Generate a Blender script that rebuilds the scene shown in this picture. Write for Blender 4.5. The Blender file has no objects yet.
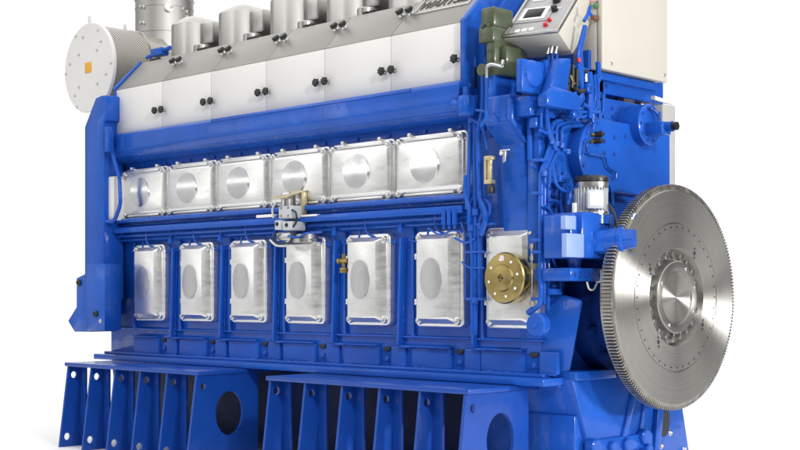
import bpy, bmesh, math, random
from mathutils import Vector, Matrix
random.seed(7)
PI = math.pi
SC = bpy.context.scene
COL = SC.collection

# ------------------------------------------------------------------ camera model (world: eye height z = 0)
F, CX, HY = 1297.0, 400.0, 296.0
AX = (0.7133, -0.7009)          # engine long axis X in (right, forward)
AY = (0.7009, 0.7133)           # engine cross axis Y
f1 = 4.954
P0 = ((467 - CX) / F * f1, f1)
CAM = Vector((-(P0[0]*AX[0] + P0[1]*AX[1]), -(P0[0]*AY[0] + P0[1]*AY[1]), 0))
RIGHT = Vector((AX[0], AY[0], 0)); FWD = Vector((AX[1], AY[1], 0))
GZ = -0.74                      # ground

def ray(px, py):
    return FWD + RIGHT * ((px - CX) / F) + Vector((0, 0, (HY - py) / F))
def hit(px, py, p, n):
    d = ray(px, py); n = Vector(n)
    return CAM + d * ((Vector(p) - CAM).dot(n) / d.dot(n))
def S(px, py, y=0.0): return hit(px, py, (0, y, 0), (0, 1, 0))      # a point on a side plane
def E(px, py, x=0.35): return hit(px, py, (x, 0, 0), (1, 0, 0))     # a point on an end plane

# ------------------------------------------------------------------ materials
def nt(name):
    m = bpy.data.materials.new(name); m.use_nodes = True
    t = m.node_tree; b = t.nodes['Principled BSDF']
    return m, t, b
def noise(t, scale, detail=3, coord='Object', rough=.55):
    tc = t.nodes.new('ShaderNodeTexCoord'); n = t.nodes.new('ShaderNodeTexNoise')
    n.inputs['Scale'].default_value = scale; n.inputs['Detail'].default_value = detail
    n.inputs['Roughness'].default_value = rough
    t.links.new(tc.outputs[coord], n.inputs['Vector']); return n
def ramp(t, src, stops):
    r = t.nodes.new('ShaderNodeValToRGB'); e = r.color_ramp.elements
    while len(e) < len(stops): e.new(0.5)
    for k, (p, c) in enumerate(stops):
        e[k].position = p; e[k].color = (c[0], c[1], c[2], 1) if not isinstance(c, (int, float)) else (c, c, c, 1)
    t.links.new(src, r.inputs[0]); return r
def bump(t, b, src, strength, dist=.002):
    n = t.nodes.new('ShaderNodeBump'); n.inputs['Strength'].default_value = strength; n.inputs['Distance'].default_value = dist
    t.links.new(src, n.inputs['Height']); t.links.new(n.outputs[0], b.inputs['Normal'])
def paint(name, c, rough=.35, var=.12, coat=.0, bscale=60, bst=.12, spec=.5, wave=0):
    m, t, b = nt(name)
    n = noise(t, 5, 4)
    r = ramp(t, n.outputs['Fac'], [(.3, [x*(1-var) for x in c]), (.7, [min(1, x*(1+var)) for x in c])])
    t.links.new(r.outputs[0], b.inputs['Base Color'])
    n3 = noise(t, 14, 3)
    rr = ramp(t, n3.outputs['Fac'], [(.3, max(.05, rough-.08)), (.7, rough+.1)])
    t.links.new(rr.outputs[0], b.inputs['Roughness'])
    b.inputs['Coat Weight'].default_value = coat; b.inputs['Coat Roughness'].default_value = .05
    b.inputs['Specular IOR Level'].default_value = spec
    n2 = noise(t, bscale, 2); bump(t, b, n2.outputs['Fac'], bst)
    if wave:      # sprayed castings and hand-ground plate: slow waviness under the orange peel
        n4 = noise(t, 7, 3); bp = t.nodes.new('ShaderNodeBump'); bp.inputs['Strength'].default_value = wave; bp.inputs['Distance'].default_value = .02
        t.links.new(n4.outputs['Fac'], bp.inputs['Height'])
        old = b.inputs['Normal'].links[0].from_node; t.links.new(bp.outputs[0], old.inputs['Normal'])
        t.links.new(bp.outputs[0], b.inputs['Coat Normal'])
    return m
def metal(name, c, rough=.3, var=.1, aniso=0, bst=.06, metallic=1.0, stretch=None, bscale=30, rnd=False):
    m, t, b = nt(name)
    b.inputs['Metallic'].default_value = metallic
    n = noise(t, bscale, 4)
    if stretch:
        mp = t.nodes.new('ShaderNodeMapping'); mp.inputs['Scale'].default_value = stretch
        l = n.inputs['Vector'].links[0]; src = l.from_socket; t.links.remove(l)
        t.links.new(src, mp.inputs[0]); t.links.new(mp.outputs[0], n.inputs['Vector'])
    r = ramp(t, n.outputs['Fac'], [(.3, [x*(1-var) for x in c]), (.7, [min(1, x*(1+var)) for x in c])])
    t.links.new(r.outputs[0], b.inputs['Base Color'])
    rr = ramp(t, n.outputs['Fac'], [(.3, max(.03, rough-.06)), (.7, rough+.08)])
    t.links.new(rr.outputs[0], b.inputs['Roughness'])
    if rnd:       # every copy gets its own smudges and polish
        oi = t.nodes.new('ShaderNodeObjectInfo'); n.noise_dimensions = '4D'
        mu = t.nodes.new('ShaderNodeMath'); mu.operation = 'MULTIPLY'; mu.inputs[1].default_value = 37; t.links.new(oi.outputs['Random'], mu.inputs[0]); t.links.new(mu.outputs[0], n.inputs['W'])
        n9 = noise(t, 16, 5); n9.noise_dimensions = '4D'; t.links.new(mu.outputs[0], n9.inputs['W'])
        ad = t.nodes.new('ShaderNodeMath'); ad.operation = 'ADD'; t.links.new(rr.outputs[0], ad.inputs[0])
        r9 = ramp(t, n9.outputs['Fac'], [(.35, 0.0), (.7, .05)]); t.links.new(r9.outputs[0], ad.inputs[1]); t.links.new(ad.outputs[0], b.inputs['Roughness'])
    b.inputs['Anisotropic'].default_value = aniso
    if bst: bump(t, b, n.outputs['Fac'], bst)
    return m
def mesh_metal(name):
    """perforated sheet round the air filter: small dark diamonds"""
    m, t, b = nt(name)
    b.inputs['Roughness'].default_value = .5; b.inputs['Metallic'].default_value = .6
    uv = t.nodes.new('ShaderNodeUVMap'); mp = t.nodes.new('ShaderNodeMapping')
    mp.inputs['Scale'].default_value = (110, 17, 1); mp.inputs['Rotation'].default_value = (0, 0, 0)
    t.links.new(uv.outputs[0], mp.inputs[0])
    sx = t.nodes.new('ShaderNodeSeparateXYZ'); t.links.new(mp.outputs[0], sx.inputs[0])
    def mth(op, a, bb=None):
        n = t.nodes.new('ShaderNodeMath'); n.operation = op
        for k, v in enumerate([a, bb]):
            if v is None: continue
            if isinstance(v, (int, float)): n.inputs[k].default_value = v
            else: t.links.new(v, n.inputs[k])
        return n.outputs[0]
    a = mth('ADD', sx.outputs[0], sx.outputs[1]); c = mth('SUBTRACT', sx.outputs[0], sx.outputs[1])
    s1 = mth('ABSOLUTE', mth('SINE', mth('MULTIPLY', a, PI))); s2 = mth('ABSOLUTE', mth('SINE', mth('MULTIPLY', c, PI)))
    k = mth('MINIMUM', s1, s2)
    r = ramp(t, k, [(.30, (.62, .59, .54)), (.5, (.10, .095, .09))])
    t.links.new(r.outputs[0], b.inputs['Base Color'])
    bump(t, b, r.outputs[0], .5, .003)
    return m
def turned(name, c, rough, aniso, rot=0.0):
    """lathe-turned steel: fine concentric grooves, highlight fans out from the axle"""
    m, t, b = nt(name)
    b.inputs['Metallic'].default_value = 1
    tc = t.nodes.new('ShaderNodeTexCoord'); sp = t.nodes.new('ShaderNodeSeparateXYZ'); t.links.new(tc.outputs['Object'], sp.inputs[0])
    cb = t.nodes.new('ShaderNodeCombineXYZ'); t.links.new(sp.outputs[1], cb.inputs[1]); t.links.new(sp.outputs[2], cb.inputs[2])
    ln = t.nodes.new('ShaderNodeVectorMath'); ln.operation = 'LENGTH'; t.links.new(cb.outputs[0], ln.inputs[0])
    n = t.nodes.new('ShaderNodeTexNoise'); n.noise_dimensions = '1D'; n.inputs['Scale'].default_value = 160; n.inputs['Detail'].default_value = 4
    t.links.new(ln.outputs['Value'], n.inputs['W'])
    r = ramp(t, n.outputs['Fac'], [(.3, [x*.9 for x in c]), (.7, [x*1.08 for x in c])])
    t.links.new(r.outputs[0], b.inputs['Base Color'])
    n2 = noise(t, 7, 4)
    rr = ramp(t, n2.outputs['Fac'], [(.3, rough-.04), (.7, rough+.06)]); t.links.new(rr.outputs[0], b.inputs['Roughness'])
    b.inputs['Anisotropic'].default_value = aniso; b.inputs['Anisotropic Rotation'].default_value = rot
    tg = t.nodes.new('ShaderNodeTangent'); tg.direction_type = 'RADIAL'; tg.axis = 'X'
    t.links.new(tg.outputs[0], b.inputs['Tangent'])
    return m

M = {}
M['blue'] = paint('blue_enamel', (.011, .088, .455), .27, .12, .26, spec=.18, wave=.12)
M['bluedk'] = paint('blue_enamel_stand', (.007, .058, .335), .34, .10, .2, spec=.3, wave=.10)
M['navy'] = paint('dark_navy_sump', (.002, .010, .05), .5, .15, spec=.2)  # near-black navy puts the shade under the engine into the colour
M['deep'] = paint('deep_blue_primer', (.005, .030, .18), .5, .12, 0, spec=.2)  # blue darkened to carry the shade behind the flywheel
M['white'] = paint('white_panel_paint', (.75, .745, .73), .35, .02, spec=.35)
M['cream'] = paint('cream_cabinet_paint', (.545, .525, .465), .42, .02, spec=.3)
M['grey'] = metal('grey_metallic_paint', (.27, .265, .25), .42, .06, 0, .02, .35, (.4, 6, 6), 30)
M['alu'] = metal('cast_aluminium', (.80, .80, .79), .29, .035, 0, .012, .85, (1, 1, 4), 16, True)
M['polish'] = metal('polished_aluminium', (.74, .74, .745), .16, .04, 0, .03, 1, (1, 1, 1), 10, True)
M['machined'] = metal('machined_aluminium', (.56, .56, .57), .34, .06, 0, .01, .9, (8, 1, 1), 22, True)
M['galv'] = metal('sheet_steel', (.45, .445, .43), .34, .12, 0, .12, 1, (1, 1, .25), 9)
M['jacket'] = metal('exhaust_jacket_sheet', (.46, .455, .44), .44, .10, 0, .10, .9, (1, 1, .25), 9)
M['turbo'] = metal('grey_insulation_sheet', (.36, .35, .32), .40, .08, 0, .05, .8)
M['steel'] = metal('bright_steel', (.62, .62, .61), .28, .08)
M['gear'] = metal('gear_steel', (.40, .385, .35), .38, .1)
M['dark'] = paint('black_plastic', (.016, .016, .017), .35, .1)
M['iron'] = paint('blackened_recess', (.02, .022, .03), .6, .2)  # near-black for the valve block; elsewhere stands in for shade in recesses, holes
M['olive'] = paint('olive_green_paint', (.060, .078, .042), .38, .14, .2)
M['brass'] = metal('yellow_brass', (.36, .28, .11), .30, .16)
M['zinc'] = metal('yellow_zinc', (.58, .50, .30), .4, .15, 0, .05, .6)
M['mesh'] = mesh_metal('perforated_mesh')
M['turn'] = turned('turned_steel', (.45, .44, .42), .43, 1.0, .25)
M['turn2'] = turned('turned_steel_hub', (.33, .325, .31), .42, .7, .25)
M['motor'] = paint('light_grey_motor_paint', (.50, .53, .56), .35, .05)
M['orange'] = paint('orange_sticker', (.80, .40, .03), .5, .1)
M['panel'] = paint('grey_panel_face', (.36, .36, .37), .4, .03)
M['screen'] = paint('dark_display_glass', (.012, .013, .016), .3, .1, 0, spec=.1)
M['red'] = paint('red_button', (.60, .02, .025), .35, .05)
M['green'] = paint('green_lamp', (.08, .22, .09), .3, .05)
M['pink'] = paint('pink_label', (.80, .45, .50), .5, .05)
M['pinkish'] = paint('pale_pink_sticker', (.72, .60, .60), .5, .05)
M['ductgrey'] = paint('pale_grey_duct', (.42, .42, .41), .5, .04)
M['brown'] = paint('brown_connector', (.16, .07, .03), .4, .1)
M['pale'] = paint('pale_blue_plate', (.24, .35, .68), .35, .05)  # pale blue painted in place of glare on blue enamel
M['text'] = paint('black_lettering', (.025, .025, .027), .45, .05)
M['ltext'] = paint('white_label', (.85, .85, .85), .5, .02)
M['palegrey'] = paint('pale_grey_cladding', (.62, .62, .60), .5, .03)

# ------------------------------------------------------------------ mesh builder
class MB:
    def __init__(self): self.bm = bmesh.new(); self.uv = False
    def _add(self, b, mi=0, bev=0, seg=2, ang=.45):
        bmesh.ops.remove_doubles(b, verts=b.verts, dist=1e-6)
        bmesh.ops.recalc_face_normals(b, faces=b.faces)
        if bev:
            es = [e for e in b.edges if len(e.link_faces) == 2 and e.calc_face_angle(0) > ang]
            if es: bmesh.ops.bevel(b, geom=es, offset=bev, segments=seg, profile=.5, affect='EDGES', clamp_overlap=True)
        for f in b.faces: f.material_index = mi
        me = bpy.data.meshes.new('t'); b.to_mesh(me); b.free()
        self.bm.from_mesh(me); bpy.data.meshes.remove(me)
        return self
    def box(self, x0, x1, y0, y1, z0, z1, bev=.004, mi=0, mat=None, seg=2):
        b = bmesh.new()
        v = [b.verts.new((x, y, z)) for x in (x0, x1) for y in (y0, y1) for z in (z0, z1)]
        for q in ((0, 1, 3, 2), (4, 6, 7, 5), (0, 4, 5, 1), (2, 3, 7, 6), (0, 2, 6, 4), (1, 5, 7, 3)): b.faces.new([v[i] for i in q])
        if mat: bmesh.ops.transform(b, matrix=mat, verts=b.verts)
        return self._add(b, mi, bev, seg)
    def hull(self, pts, bev=.004, mi=0):
        b = bmesh.new()
        for p in pts: b.verts.new(p)
        r = bmesh.ops.convex_hull(b, input=b.verts)
        bmesh.ops.dissolve_limit(b, angle_limit=.02, verts=b.verts, edges=b.edges)
        return self._add(b, mi, bev)
    @staticmethod
    def lift(ax, p, h):
        return (h, p[0], p[1]) if ax == 'X' else (p[0], h, p[1]) if ax == 'Y' else (p[0], p[1], h)
    def prism(self, pts, ax, a, b_, bev=.004, mi=0, mat=None, seg=2, holes=()):
        b = bmesh.new()
        if holes:
            edges = []
            for loop in [pts] + list(holes):
                vs = [b.verts.new(self.lift(ax, p, a)) for p in loop]
                edges += [b.edges.new((vs[i], vs[(i+1) % len(vs)])) for i in range(len(vs))]
            bmesh.ops.triangle_fill(b, use_beauty=True, use_dissolve=False, edges=edges)
            r = bmesh.ops.extrude_face_region(b, geom=list(b.faces))
            off = Vector(self.lift(ax, (0, 0), b_ - a))
            bmesh.ops.translate(b, vec=off, verts=[g for g in r['geom'] if isinstance(g, bmesh.types.BMVert)])
            bmesh.ops.dissolve_limit(b, angle_limit=.01, verts=b.verts, edges=b.edges)
            bev = 0
        else:
            A = [b.verts.new(self.lift(ax, p, a)) for p in pts]; B = [b.verts.new(self.lift(ax, p, b_)) for p in pts]
            n = len(pts); b.faces.new(A); b.faces.new(B[::-1])
            for i in range(n): b.faces.new((A[i], A[(i+1) % n], B[(i+1) % n], B[i]))
        if mat: bmesh.ops.transform(b, matrix=mat, verts=b.verts)
        return self._add(b, mi, bev, seg)
    def loft(self, loops, mi=0, cap0=True, cap1=True, bev=0):
        b = bmesh.new(); L = [[b.verts.new(p) for p in lp] for lp in loops]; n = len(loops[0])
        for k in range(len(L)-1):
            for i in range(n): b.faces.new((L[k][i], L[k][(i+1) % n], L[k+1][(i+1) % n], L[k+1][i]))
        if cap0: b.faces.new(L[0][::-1])
        if cap1: b.faces.new(L[-1])
        return self._add(b, mi, bev)
    def lathe(self, prof, o, d, seg=48, mi=0, bev=0, squash=None):
        """prof: (radius, height) pairs along direction d from o"""
        o = Vector(o); d = Vector(d).normalized()
        u = d.orthogonal().normalized()
        if abs(d.z) < .9: u = Vector((0, 0, 1)).cross(d).normalized()
        w = d.cross(u); loops = []
        for r, h in prof:
            loops.append([o + d*h + u*(max(r, 1e-4)*math.cos(2*PI*i/seg))*(squash or 1) + w*(max(r, 1e-4)*math.sin(2*PI*i/seg)) for i in range(seg)])
        return self.loft(loops, mi, True, True, bev)
    def cyl(self, p0, p1, r, r2=None, seg=24, mi=0, bev=0):
        p0, p1 = Vector(p0), Vector(p1); h = (p1-p0).length
        return self.lathe([(r, 0), (r if r2 is None else r2, h)], p0, p1-p0, seg, mi, bev)
    def tube(self, pts, r, seg=10, fil=.03, mi=0):
        pts = [Vector(p) for p in pts]; out = [pts[0]]
        for i in range(1, len(pts)-1):
            a, p, c = pts[i-1], pts[i], pts[i+1]
            d0, d1 = (a-p), (c-p); k = min(fil, d0.length*.45, d1.length*.45)
            q0, q1 = p + d0.normalized()*k, p + d1.normalized()*k
            for s in range(6):
                t = s/5; out.append(q0*(1-t)**2 + p*2*t*(1-t) + q1*t*t)
        out.append(pts[-1]); loops = []; u = None
        for i, p in enumerate(out):
            t = (out[min(i+1, len(out)-1)] - out[max(i-1, 0)]).normalized()
            if u is None: u = t.orthogonal().normalized()
            u = (u - t*u.dot(t)).normalized(); w = t.cross(u)
            loops.append([p + u*r*math.cos(2*PI*k/seg) + w*r*math.sin(2*PI*k/seg) for k in range(seg)])
        return self.loft(loops, mi)
    def build(self, name, mats, parent=None, label=None, origin=None):
        if not isinstance(mats, (list, tuple)): mats = [mats]
        bm = self.bm
        lo = Vector((min(v.co[i] for v in bm.verts) for i in range(3))); hi = Vector((max(v.co[i] for v in bm.verts) for i in range(3)))
        c = Vector(origin) if origin is not None else (lo+hi)/2
        bmesh.ops.translate(bm, vec=-c, verts=bm.verts)
        me = bpy.data.meshes.new(name); bm.to_mesh(me); bm.free()
        for m in mats: me.materials.append(M[m])
        for p in me.polygons: p.use_smooth = True
        me.set_sharp_from_angle(angle=math.radians(33))
        return link(name, me, c, parent, label)
WP = {}
def link(name, me, c, parent=None, label=None):
    o = bpy.data.objects.new(name, me); COL.objects.link(o); WP[o.name] = Vector(c)
    if parent: o.parent = parent; o.location = Vector(c) - WP[parent.name]
    else: o.location = c
    if label: o['label'] = label
    return o
def thing(name, loc, label, cat, group=None):
    o = link(name, None, loc); o['label'] = label; o['category'] = cat
    if group: o['group'] = group
    return o
def rrect(cx, cz, w, h, r, n=5):
    out = []
    for k, (sx, sz) in enumerate(((1, 1), (-1, 1), (-1, -1), (1, -1))):
        for i in range(n+1):
            a = PI/2*(k + i/n); out.append((cx + sx*(w/2-r) + r*math.cos(a), cz + sz*(h/2-r) + r*math.sin(a)))
    return out
def ell(cx, cz, a, b, n=28): return [(cx + a*math.cos(2*PI*i/n), cz + b*math.sin(2*PI*i/n)) for i in range(n)]
BM = {}
def bolt(parent, p, d, r=.008, mat='steel', name='bolt'):
    key = (d, r, mat)
    if key not in BM:
        D = {'Y': (0, -1, 0), 'X': (1, 0, 0), 'Z': (0, 0, 1)}[d]
        b = MB(); b.lathe([(r*1.5, -.002), (r*1.5, r*.25), (r*1.3, r*.35)], (0, 0, 0), D, 16)
        b.lathe([(r, 0), (r, r*.9), (r*.8, r*1.1)], (0, 0, 0), D, 6)
        o = b.build(name, mat, origin=(0, 0, 0)); BM[key] = o.data; bpy.data.objects.remove(o)
    return link(name, BM[key], p, parent)
def copy(o, off, parent):
    """one object again, same mesh, shifted by off, its children too"""
    c = o.copy(); COL.objects.link(c); WP[c.name] = WP[o.name] + Vector(off)
    c.parent = parent; c.location = WP[c.name] - WP[parent.name]
    for k in [x for x in o.children]: copy(k, off, c)
    return c

# ------------------------------------------------------------------ setting: white studio ground
g = MB(); g.cyl((-1, .4, GZ-.3), (-1, .4, GZ), 4.8, None, 96)
m, t, b = nt('white_floor'); b.inputs['Base Color'].default_value = (.93, .93, .93, 1); b.inputs['Roughness'].default_value = .8; b.inputs['Specular IOR Level'].default_value = .1
M['floor'] = m
o = g.build('ground', 'floor'); o['kind'] = 'structure'

# ------------------------------------------------------------------ the engine
ENG = thing('diesel_engine', (-.9, .44, GZ), 'large blue marine diesel engine with white panels, silver covers and a bare steel flywheel', 'engine')
X0, X1 = -2.50, .35          # block ends
YW, YB = .035, .845          # block sides
COVX = [-2.34 + .39*k for k in range(6)]
DOORX = [-2.224, -1.836, -1.449, -1.061, -.669, -.270, .096]
DW = .254; DZ0, DZ1 = -.122, .255
CZ0, CZ1 = .386, .638

# block
b = MB()
b.box(X0, X1-.02, YW, YB, -.30, .70, .01)
b.box(X0-.02, X1+.06, -.055, YB+.09, -.325, -.297, .005)                 # bottom rail
b.box(X0-.0, X1+.02, -.005, YW+.01, -.297, -.284, .004)
# flared near end
b.hull([S(520, 282, .03), S(583, 300, .075), S(570, 372, .075), S(520, 378, .03), S(520, 282, .2), S(583, 300, .14), S(570, 372, .14), S(520, 378, .2)], .012)
# webs between the doors, gussets to the rail, pads with bolt pockets
for k, x in enumerate(DOORX):
    xr = x + DW + .055
    if k < 6:
        b.prism([(xr-.008, .235), (xr+.006, .235), (xr-.012, -.20), (xr-.026, -.20)], 'Y', YW+.01, .004, .003)
        b.box(xr-.03, xr+.05, .012, YW+.01, -.208, -.198, .002)
    b.box(x-.045, x-.03, .018, YW+.01, -.17, .27, .004)
    b.prism(rrect(x+.06, -.245, .215, .085, .010), 'Y', YW+.01, .022, .006, seg=3)
    b.prism(rrect(x+.275, -.245, .085, .085, .010), 'Y', YW+.01, .024, .006, seg=3)
    b.box(x-.045, x+.168, .008, YW, -.205, -.199, .002)
# fillet weld ledge above the pads
b.box(X0, X1, .02, YW+.01, -.168, -.160, .003)
# band above and below the covers
b.box(X0+.05, 0.02, .018, YW+.01, .345, .375, .006)
rw = random.Random(3)
for k, x in enumerate(DOORX):
    xr = x + DW + .055
    for (xa, xb_, z) in ((x-.04, x+.165, -.287), (x+.24, x+.31, -.287)):
        q = [Vector((xa + (xb_-xa)*i/14, YW-.012 + rw.uniform(-.002, .002), z + rw.uniform(-.002, .002))) for i in range(15)]
        b.tube(q, .0045, 6, 0)
    if k < 6:
        q = [Vector((xr + .006 - .018*i/20, YW-.004 + rw.uniform(-.0015, .0015), .22-.41*i/20)) for i in range(21)]; b.tube(q, .004, 6, 0)
blk = b.build('engine_block', 'blue', ENG)
for k in range(6):
    x = -2.30 + .39*k
    for dx, z in ((.10, .655), (.29, .655), (.02, .36), (.21, .36)): bolt(blk, (x+dx, YW-.002 if z > .5 else .016, z), 'Y', .006, 'blue')
for k, x in enumerate(DOORX[:6]):
    for z in (.20, .06, -.08): bolt(blk, (x+DW+.026, YW-.001, z), 'Y', .005, 'blue')
for k, x in enumerate(DOORX):
    for dx in (.20, ):
        p = Vector((x+dx+.005, .004, -.205))
        q = MB(); q.prism([(p.x-.02, -.208), (p.x+.024, -.208), (p.x+.018, -.222), (p.x+.002, -.228), (p.x-.014, -.222)], 'Y', .0345, .026, .002); q.build('bolt_pocket', 'iron', blk)  # raised black shape; the pocket's shade is only its colour
        bolt(blk, (x+dx+.006, .033, -.258), 'Y', .008, 'blue')

# side ledge under the white panels
b = MB()
XL, XR = S(110, 140, -.03).x, .02
prof = [(.05, .835), (-.022, .824), (-.066, .808), (-.074, .800), (-.072, .730), (-.055, .700), (.0, .678), (.05, .674)]
b.prism(prof, 'X', XL, XR, .007, seg=3)
b.prism([(-.068, .812), (-.074, .810), (-.078, .799), (-.074, .796)], 'X', XL+.9, XR-.25, .001)
b.build('side_ledge', 'blue', ENG)

def dish(c, a, bz, way):
    """machined round facet, very slightly hollow across one direction"""
    d = MB(); c = Vector(c); loops = []; n = 48
    for rr in (1.0, .995, .97, .8, .6, .4, .2, .02):
        lp = []
        for i in range(n):
            u, v = rr*math.cos(2*PI*i/n)*a, rr*math.sin(2*PI*i/n)*bz
            k = v/bz if way == 'h' else u/a
            y = .002 if rr == 1.0 else -.0008 - (.0080 if way == 'h' else .0055)*(1-k*k) + (.0022 if way == 'h' else .0035)*(u/a-1)
            lp.append(c + Vector((u, y, v)))
        loops.append(lp)
    d.loft(loops, 0, False, True); return d
# camshaft covers
def cam_cover(x):
    b = MB(); xc = x + .195; zc = (CZ0+CZ1)/2; w, h = .381, CZ1-CZ0
    b.prism(rrect(xc, zc, w, h, .022), 'Y', YW+.002, .010, .004, seg=2)
    # raised face with sloping shoulders, lower at top and bottom strips
    A = rrect(xc, zc, w-.022, h-.050, .016); B = rrect(xc+.000, zc, w-.052, h-.074, .012)
    b.loft([[(p[0], .0105, p[1]) for p in A], [(p[0], -.004, p[1]) for p in A], [(p[0], -.012, p[1]) for p in B]], 0, False, True)
    for sz in (1, -1):
        b.box(xc-.135, xc+.135, -.010, .012, zc+sz*(h/2-.017)-.006, zc+sz*(h/2-.017)+.004, .003)
    for sx in (1, -1):
        for sz in (1, -1):
            b.cyl((xc+sx*(w/2-.024), .012, zc+sz*(h/2-.024)), (xc+sx*(w/2-.024), -.010, zc+sz*(h/2-.024)), .017, .015, 20, 0, .002)
    for dx in (-.11, .11): b.box(xc+dx-.010, xc+dx+.010, -.006, .02, CZ1-.003, CZ1+.010, .003)
    o = b.build('camshaft_cover', 'alu', ENG)
    d = dish((xc-.012, -.0125, zc+.004), .073, .073, 'h')
    d.build('polished_disc', 'polish', o)
    for sx in (1, -1):
        for sz in (1, -1): bolt(o, (xc+sx*(w/2-.024), -.010, zc+sz*(h/2-.024)), 'Y', .0075)
    return o
c0 = cam_cover(COVX[0])
for k in range(1, 6): copy(c0, (.39*k, 0, 0), ENG)

# crankcase doors
def door(x):
    b = MB(); xc = x+DW/2; zc = (DZ0+DZ1)/2; w, h = DW, DZ1-DZ0
    b.prism(rrect(xc, zc, w, h, .022), 'Y', YW+.002, -.002, .006, seg=3)
    A = rrect(xc, zc, w-.034, h-.028, .014); B = rrect(xc-.012, zc, w-.092, h-.066, .010)
    b.loft([[(p[0], -.001, p[1]) for p in A], [(p[0], -.006, p[1]) for p in A], [(p[0], -.026, p[1]) for p in B]], 0, False, True)
    for sx in (1, -1):
        for sz in (1, -1):
            b.cyl((xc+sx*(w/2-.026), 0, zc+sz*(h/2-.026)), (xc+sx*(w/2-.026), -.016, zc+sz*(h/2-.026)), .017, .015, 20, 0, .002)
    for dz in (.09, -.09): b.box(x-.010, x+.004, .0, .02, zc+dz-.012, zc+dz+.012, .003)
    o = b.build('crankcase_door', 'alu', ENG)
    for sx in (1, -1):
        for sz in (1, -1): bolt(o, (xc+sx*(w/2-.026), -.016, zc+sz*(h/2-.026)), 'Y', .0075)
    return o, xc, zc
d0, xc0, zc0 = door(DOORX[0]); DOORS = [d0]
for k in range(1, 7): DOORS.append(copy(d0, (DOORX[k]-DOORX[0], 0, 0), ENG))
for k in range(6):
    d = dish((xc0-.018 + DOORX[k]-DOORX[0], -.0262, zc0+.002), .054, .080, 'v')
    d.build('polished_disc', 'machined', DOORS[k])
DOORS[6]['label'] = 'crankcase door with a round brass relief valve'

# brass relief valve on the seventh door
b = MB(); c = S(503, 278, -.095); o_ = Vector((c.x, 0, c.z))
b.lathe([(.060, .02), (.060, .045), (.091, .048), (.094, .054), (.094, .086), (.090, .092), (.072, .095), (.050, .096), (.046, .104), (.030, .106), (.014, .107), (.013, .101), (.001, .101)], o_, (0, -1, 0), 56)
v = b.build('relief_valve', 'brass', DOORS[6])
for k in range(8):
    a = 2*PI*k/8 + .2
    q = MB(); p = o_ + Vector((.068*math.cos(a), -.0945, .068*math.sin(a)))
    q.lathe([(.005, 0), (.005, .002), (.001, .003)], p, (0, -1, 0), 10); q.build('valve_screw', 'ltext', v)
q = MB(); q.lathe([(.011, 0), (.011, .0015)], o_ + Vector((-.004, -.0955, .072)), (0, -1, 0), 20); q.build('round_sticker', 'pinkish', v)
q = MB(); q.lathe([(.0045, 0), (.004, .002)], o_ + Vector((0, -.1012, 0)), (0, -1, 0), 12); q.build('centre_hole', 'dark', v)

# hot box: white lower panels, grey sloping upper panels
PY = -.020
b = MB()
b.prism([(0, .80), (0, 1.04), (.13, 1.185), (.84, 1.185), (.84, .70), (.05, .70)], 'X', S(116, 100, PY).x+.01, 0, .004)
b.build('hot_box', 'grey', ENG)
seam = [S(x, y, PY).x for x, y in ((116, 92), (162, 82), (211, 72), (266, 58), (324.5, 44), (390.7, 29), (467, 20))]
TY, TZ = .135, 1.205     # top edge of slope
def knob(parent, p, n):
    n = Vector(n).normalized(); b = MB()
    b.cyl(p, Vector(p)+n*.016, .006, None, 12, 1)
    b.lathe([(.012, 0), (.012, .003)], p, n, 16, 1)
    u = Vector((1, 0, 0)); w = n.cross(u).normalized(); loops = []
    for h, s in ((.014, .75), (.017, 1), (.028, 1), (.032, .8), (.033, .3)):
        loops.append([Vector(p)+n*h + (u*math.cos(a)+w*math.sin(a))*(.0155+.0024*math.cos(7*a))*s for a in [2*PI*i/42 for i in range(42)]])
    b.loft(loops, 0)
    return b.build('knob', ['dark', 'steel'], parent)
SN = Vector((0, -(TZ-1.047), TY-PY)).normalized()
for k in range(6):
    xa, xb = seam[k]+.0015, seam[k+1]-.0015
    b = MB(); b.box(xa, xb, PY, .003, .823, 1.045, .003)
    p = b.build('side_panel', 'white', ENG)
    for xx in ((xa+.022, xb-.030) if k < 5 else (xa+.022, xb-.045)):
        knob(p, (xx if k else (xx if xx > xa+.1 else xa+.008), PY, .905), (0, -1, 0))
    b = MB()
    d = Vector((0, TY-PY, TZ-1.047)); nn = SN
    A = Vector((0, PY, 1.047)); B = A + d; th = .02
    b.prism([(A.y, A.z), (B.y, B.z), (B.y+.05, B.z+.004), (B.y+.05, B.z-.01), (B.y-nn.y*th, B.z-nn.z*th), (A.y-nn.y*th, A.z-nn.z*th)], 'X', xa, xb, .003)
    p2 = b.build('sloping_panel', 'grey', ENG)
    for xx in (xa+.022, xb-.028):
        if (k == 0 and xx < xa+.1) or (k == 5 and xx > xa+.1): continue
        q = A + d*.62; knob(p2, (xx, q.y, q.z), SN)
    for xx in (xa+.06, xa+.10):
        q = A + d*1.0; qq = MB(); qq.box(xx, xx+.03, q.y+.006, q.y+.03, q.z, q.z+.014, .003); qq.build('latch', 'dark', p2)
    LASTP = p2
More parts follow.
